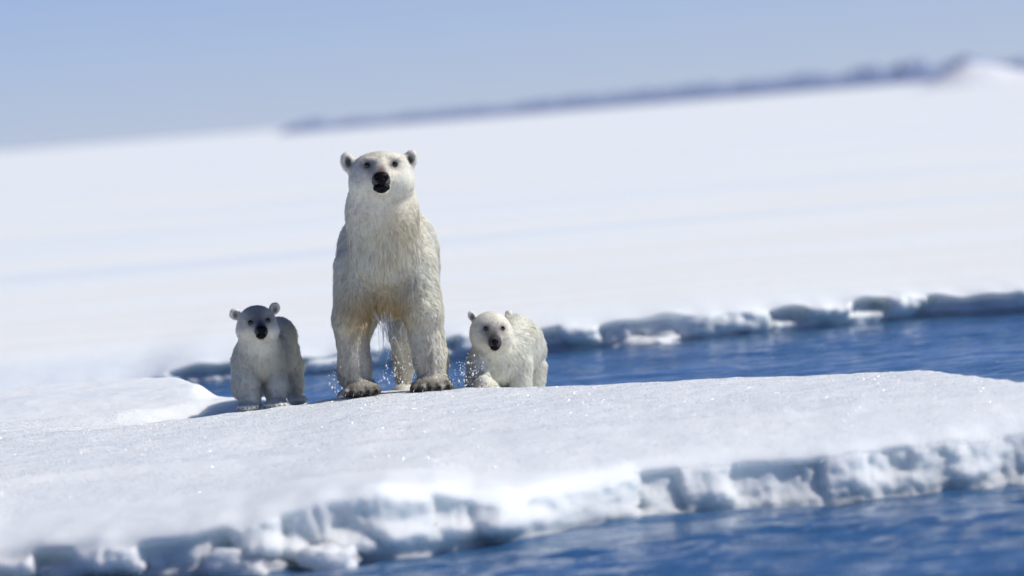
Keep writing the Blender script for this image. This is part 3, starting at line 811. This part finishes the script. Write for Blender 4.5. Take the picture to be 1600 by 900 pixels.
def cub_coat(nose, eyes, ears, ye, ear_y, mask, facec):
    def fn(p):
        c = np.tile(np.array((0.93, 0.89, 0.78)), (len(p), 1))
        d = np.linalg.norm(p - nose, axis=1)
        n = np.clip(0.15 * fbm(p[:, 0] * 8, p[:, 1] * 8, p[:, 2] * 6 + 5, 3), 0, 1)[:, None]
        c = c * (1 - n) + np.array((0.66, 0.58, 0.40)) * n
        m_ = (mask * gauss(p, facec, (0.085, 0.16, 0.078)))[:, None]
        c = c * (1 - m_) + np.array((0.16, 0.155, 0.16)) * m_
        ec = (P(*eyes[0], ye) + P(*eyes[1], ye)) / 2; bm_ = (nose + ec) / 2
        bb = 0.92 * gauss(p, bm_, (0.028, 0.10, 0.055))[:, None]; c = c * (1 - bb) + np.array((0.07, 0.065, 0.07)) * bb  # dark bridge, with the shadow beside the nose painted in
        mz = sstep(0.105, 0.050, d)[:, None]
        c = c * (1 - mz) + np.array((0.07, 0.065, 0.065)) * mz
        bare = sstep(0.055, 0.035, d)
        for (u, v) in eyes:
            e = gauss(p, P(u, v, ye), (0.024, 0.10, 0.021))[:, None]; e = np.clip(e * 1.3, 0, 1); c = c * (1 - .85 * e) + np.array((0.04, 0.035, 0.035)) * .85 * e
            bare = np.maximum(bare, gauss(p, P(u, v, ye), (0.018, 0.08, 0.015)) * 1.4)
        for (u, v) in ears:
            e = np.clip(1.4 * gauss(p, P(u, v, ear_y), (0.016, 0.025, 0.022)), 0, 1)[:, None]; c = c * (1 - .85 * e) + np.array((0.04, 0.035, 0.03)) * .85 * e
            bare = np.maximum(bare, 0.8 * e[:, 0])
        return np.clip(c, 0.01, 0.9), bare
    return fn
def cub_fur(nose, hc, zg, ears):
    def fn(p, nrm):
        L, W, lift, fl, hd, leg = fur_common(p, nrm, nose, hc, 0.62, 0.050, 0.034, zg, 0.012)
        for e in ears: L = L * (1 - 0.6 * np.clip(1.5 * gauss(p, e, (0.045, 0.06, 0.05)), 0, 1))
        return L, W * 0.95, lift + 0.12 * (1 - hd), fl, 0.45 * (1 - hd) + 0.1
    return fn
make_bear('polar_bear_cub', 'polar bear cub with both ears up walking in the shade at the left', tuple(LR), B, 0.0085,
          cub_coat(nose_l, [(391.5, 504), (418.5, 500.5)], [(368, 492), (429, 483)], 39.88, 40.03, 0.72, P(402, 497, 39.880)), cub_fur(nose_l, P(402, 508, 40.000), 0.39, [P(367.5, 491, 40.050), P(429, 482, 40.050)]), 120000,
          dict(eyes=[(391.5, 504), (418.5, 500.5)], er=0.016, nose=(409, 515.5), nr=0.033, mouth=(408, 524.5), mr=0.030, y=39.5), cl, 2)

# ---------- right cub (behind the crest of the floe)
RR = P(795, 622, 40.45); RR[2] = 0.30
B = Body()
B.ell(P(783, 562, 40.35), (0.180, 0.20, 0.18), 0.06)
B.ell(P(806, 526, 40.50), (0.135, 0.20, 0.140), 0.10)
B.cone(P(797, 552, 40.45), P(811, 549, 41.0), 0.160, 0.155, 0.10)
B.ell(P(811, 551, 41.05), (0.140, 0.15, 0.165), 0.10)
B.ell(P(812, 528, 40.80), (0.125, 0.25, 0.135), 0.10)
B.ell(P(766, 514, 40.08), (0.122, 0.125, 0.108), 0.04)
B.cone(P(768, 522, 40.15), P(778, 562, 40.3), 0.125, 0.160, 0.06)
B.ell(P(750, 527, 40.06), (0.05, 0.07, 0.06), 0.05)
B.ell(P(788, 528, 40.06), (0.05, 0.07, 0.06), 0.05)
B.cone(P(770, 522, 40.01), P(773.5, 536, 39.88), 0.062, 0.040, 0.03)
B.cone(P(771, 530, 40.02), P(773, 543, 39.91), 0.045, 0.027, 0.012)
B.ell(P(737.5, 494, 40.10), (0.026, 0.022, 0.036), 0.02, rot(0, -24, 25))
B.cut(P(737.5, 495, 40.078), (0.014, 0.020, 0.024), 0.008, rot(0, -24, 25))
B.ell(P(795, 491, 40.16), (0.025, 0.022, 0.028), 0.02, rot(0, 24, -20))
B.cone(P(752, 568, 40.20), P(746, 598, 40.10), 0.088, 0.064, 0.022)
B.cone(P(746, 598, 40.12), P(758, 603, 39.98), 0.064, 0.052, 0.03)
c0 = P(763, 612, 39.93); cl = paw(B, (c0[0], 39.93, c0[2] - 0.01), 0.065, 0.085, 0.045)
B.cone(P(811, 570, 40.28), P(814, 618, 40.22), 0.085, 0.060, 0.02)
c1 = P(812, 626, 40.28); cl += paw(B, (c1[0], 40.28, c1[2] + 0.01), 0.065, 0.085, 0.035)
B.cone(P(833, 575, 40.95), P(837, 616, 40.90), 0.088, 0.054, 0.02)
B.cone(P(785, 580, 41.0), P(783, 612, 40.95), 0.085, 0.052, 0.04)
nose_r = P(774, 533.5, 39.83)
make_bear('polar_bear_cub', 'cub at the right with lowered head and lifted paw, feet hidden behind the snow', tuple(RR), B, 0.0085,
          cub_coat(nose_r, [(759.5, 513.5), (785, 513)], [(738, 496)], 39.96, 40.08, 0.72, P(770, 522, 39.93)), cub_fur(nose_r, P(768, 518, 40.08), 0.32, [P(737.5, 494, 40.1), P(793, 491, 40.14)]), 120000,
          dict(eyes=[(759.5, 513.5), (785, 513)], er=0.016, nose=(773.5, 534), nr=0.025, mouth=(773.5, 543.5), mr=0.026, y=39.7), cl, 3)

# ------------------------------------------------------------------ drops and dripping strings of water
def drops():
    import bmesh
    bm = bmesh.new(); bmesh.ops.create_icosphere(bm, subdivisions=1, radius=1.0)
    bv = np.array([v.co[:] for v in bm.verts]); bf = np.array([[v.index for v in f.verts] for f in bm.faces]); bm.free()
    c = []
    def cloud(n, u, v, su, sv, y, sy=0.15):
        for _ in range(n):
            yy = rng.normal(y, sy); p = P(rng.normal(u, su), rng.normal(v, sv), yy)
            if p[2] > 0.41: c.append(p)
    cloud(100, 628, 580, 14, 18, 41.0, .1); cloud(45, 615, 588, 22, 14, 39.9); cloud(55, 733, 582, 13, 16, 39.7); cloud(60, 715, 590, 12, 12, 39.8)
    cloud(45, 522, 590, 5, 14, 39.9); cloud(40, 605, 545, 12, 30, 40.2); cloud(30, 755, 580, 15, 12, 39.7, .05)
    c = np.array(c); s = rng.gamma(2.0, 0.0011, len(c)) + 0.0012
    st = np.stack([s, s, s * rng.uniform(1, 1.9, len(c))], 1)
    V = (c[:, None, :] + bv[None] * st[:, None, :]).reshape(-1, 3)
    T = (bf[None] + (np.arange(len(c)) * len(bv))[:, None, None]).reshape(-1, 3)
    o = mesh_np('water_drops', V, tris=T, mat=M_drop)
    tag(o, 'spray of bright water drops flying round the wet legs of the bears', 'water drops', kind='stuff')
drops()
def strings():
    V = []; Q = []; n = 0
    r = np.random.default_rng(8)
    starts = [(r.uniform(582, 614), r.uniform(484, 496), r.uniform(39.98, 40.5)) for _ in range(46)] + [(r.uniform(618, 648), r.uniform(478, 492), r.uniform(40.0, 40.4)) for _ in range(16)]
    for (u, v, y) in starts:
        p = P(u, v, y); ln = r.uniform(0.08, 0.36); K = 7
        dx, ph = r.normal(0, .22) + 0.12, r.uniform(0, 6)
        w = r.uniform(0.0012, 0.0026)
        for k in range(K):
            t = k / (K - 1)
            q = p + np.array((dx * ln * t * t + 0.008 * math.sin(ph + 5 * t), 0.01 * math.cos(ph + 4 * t), -ln * t))
            ww = w * (1 - 0.75 * t)
            for a in range(3): V.append(q + np.array((math.cos(a * 2.1), math.sin(a * 2.1), 0)) * ww)
            if k:
                b = n + (k - 1) * 3
                for a in range(3): Q.append((b + a, b + (a + 1) % 3, b + 3 + (a + 1) % 3, b + 3 + a))
        n += K * 3
    o = mesh_np('dripping_water', V, quads=Q, mat=M_drop)
    tag(o, 'thin strings of water dripping from the belly fur of the adult bear', 'dripping water', kind='stuff')
strings()
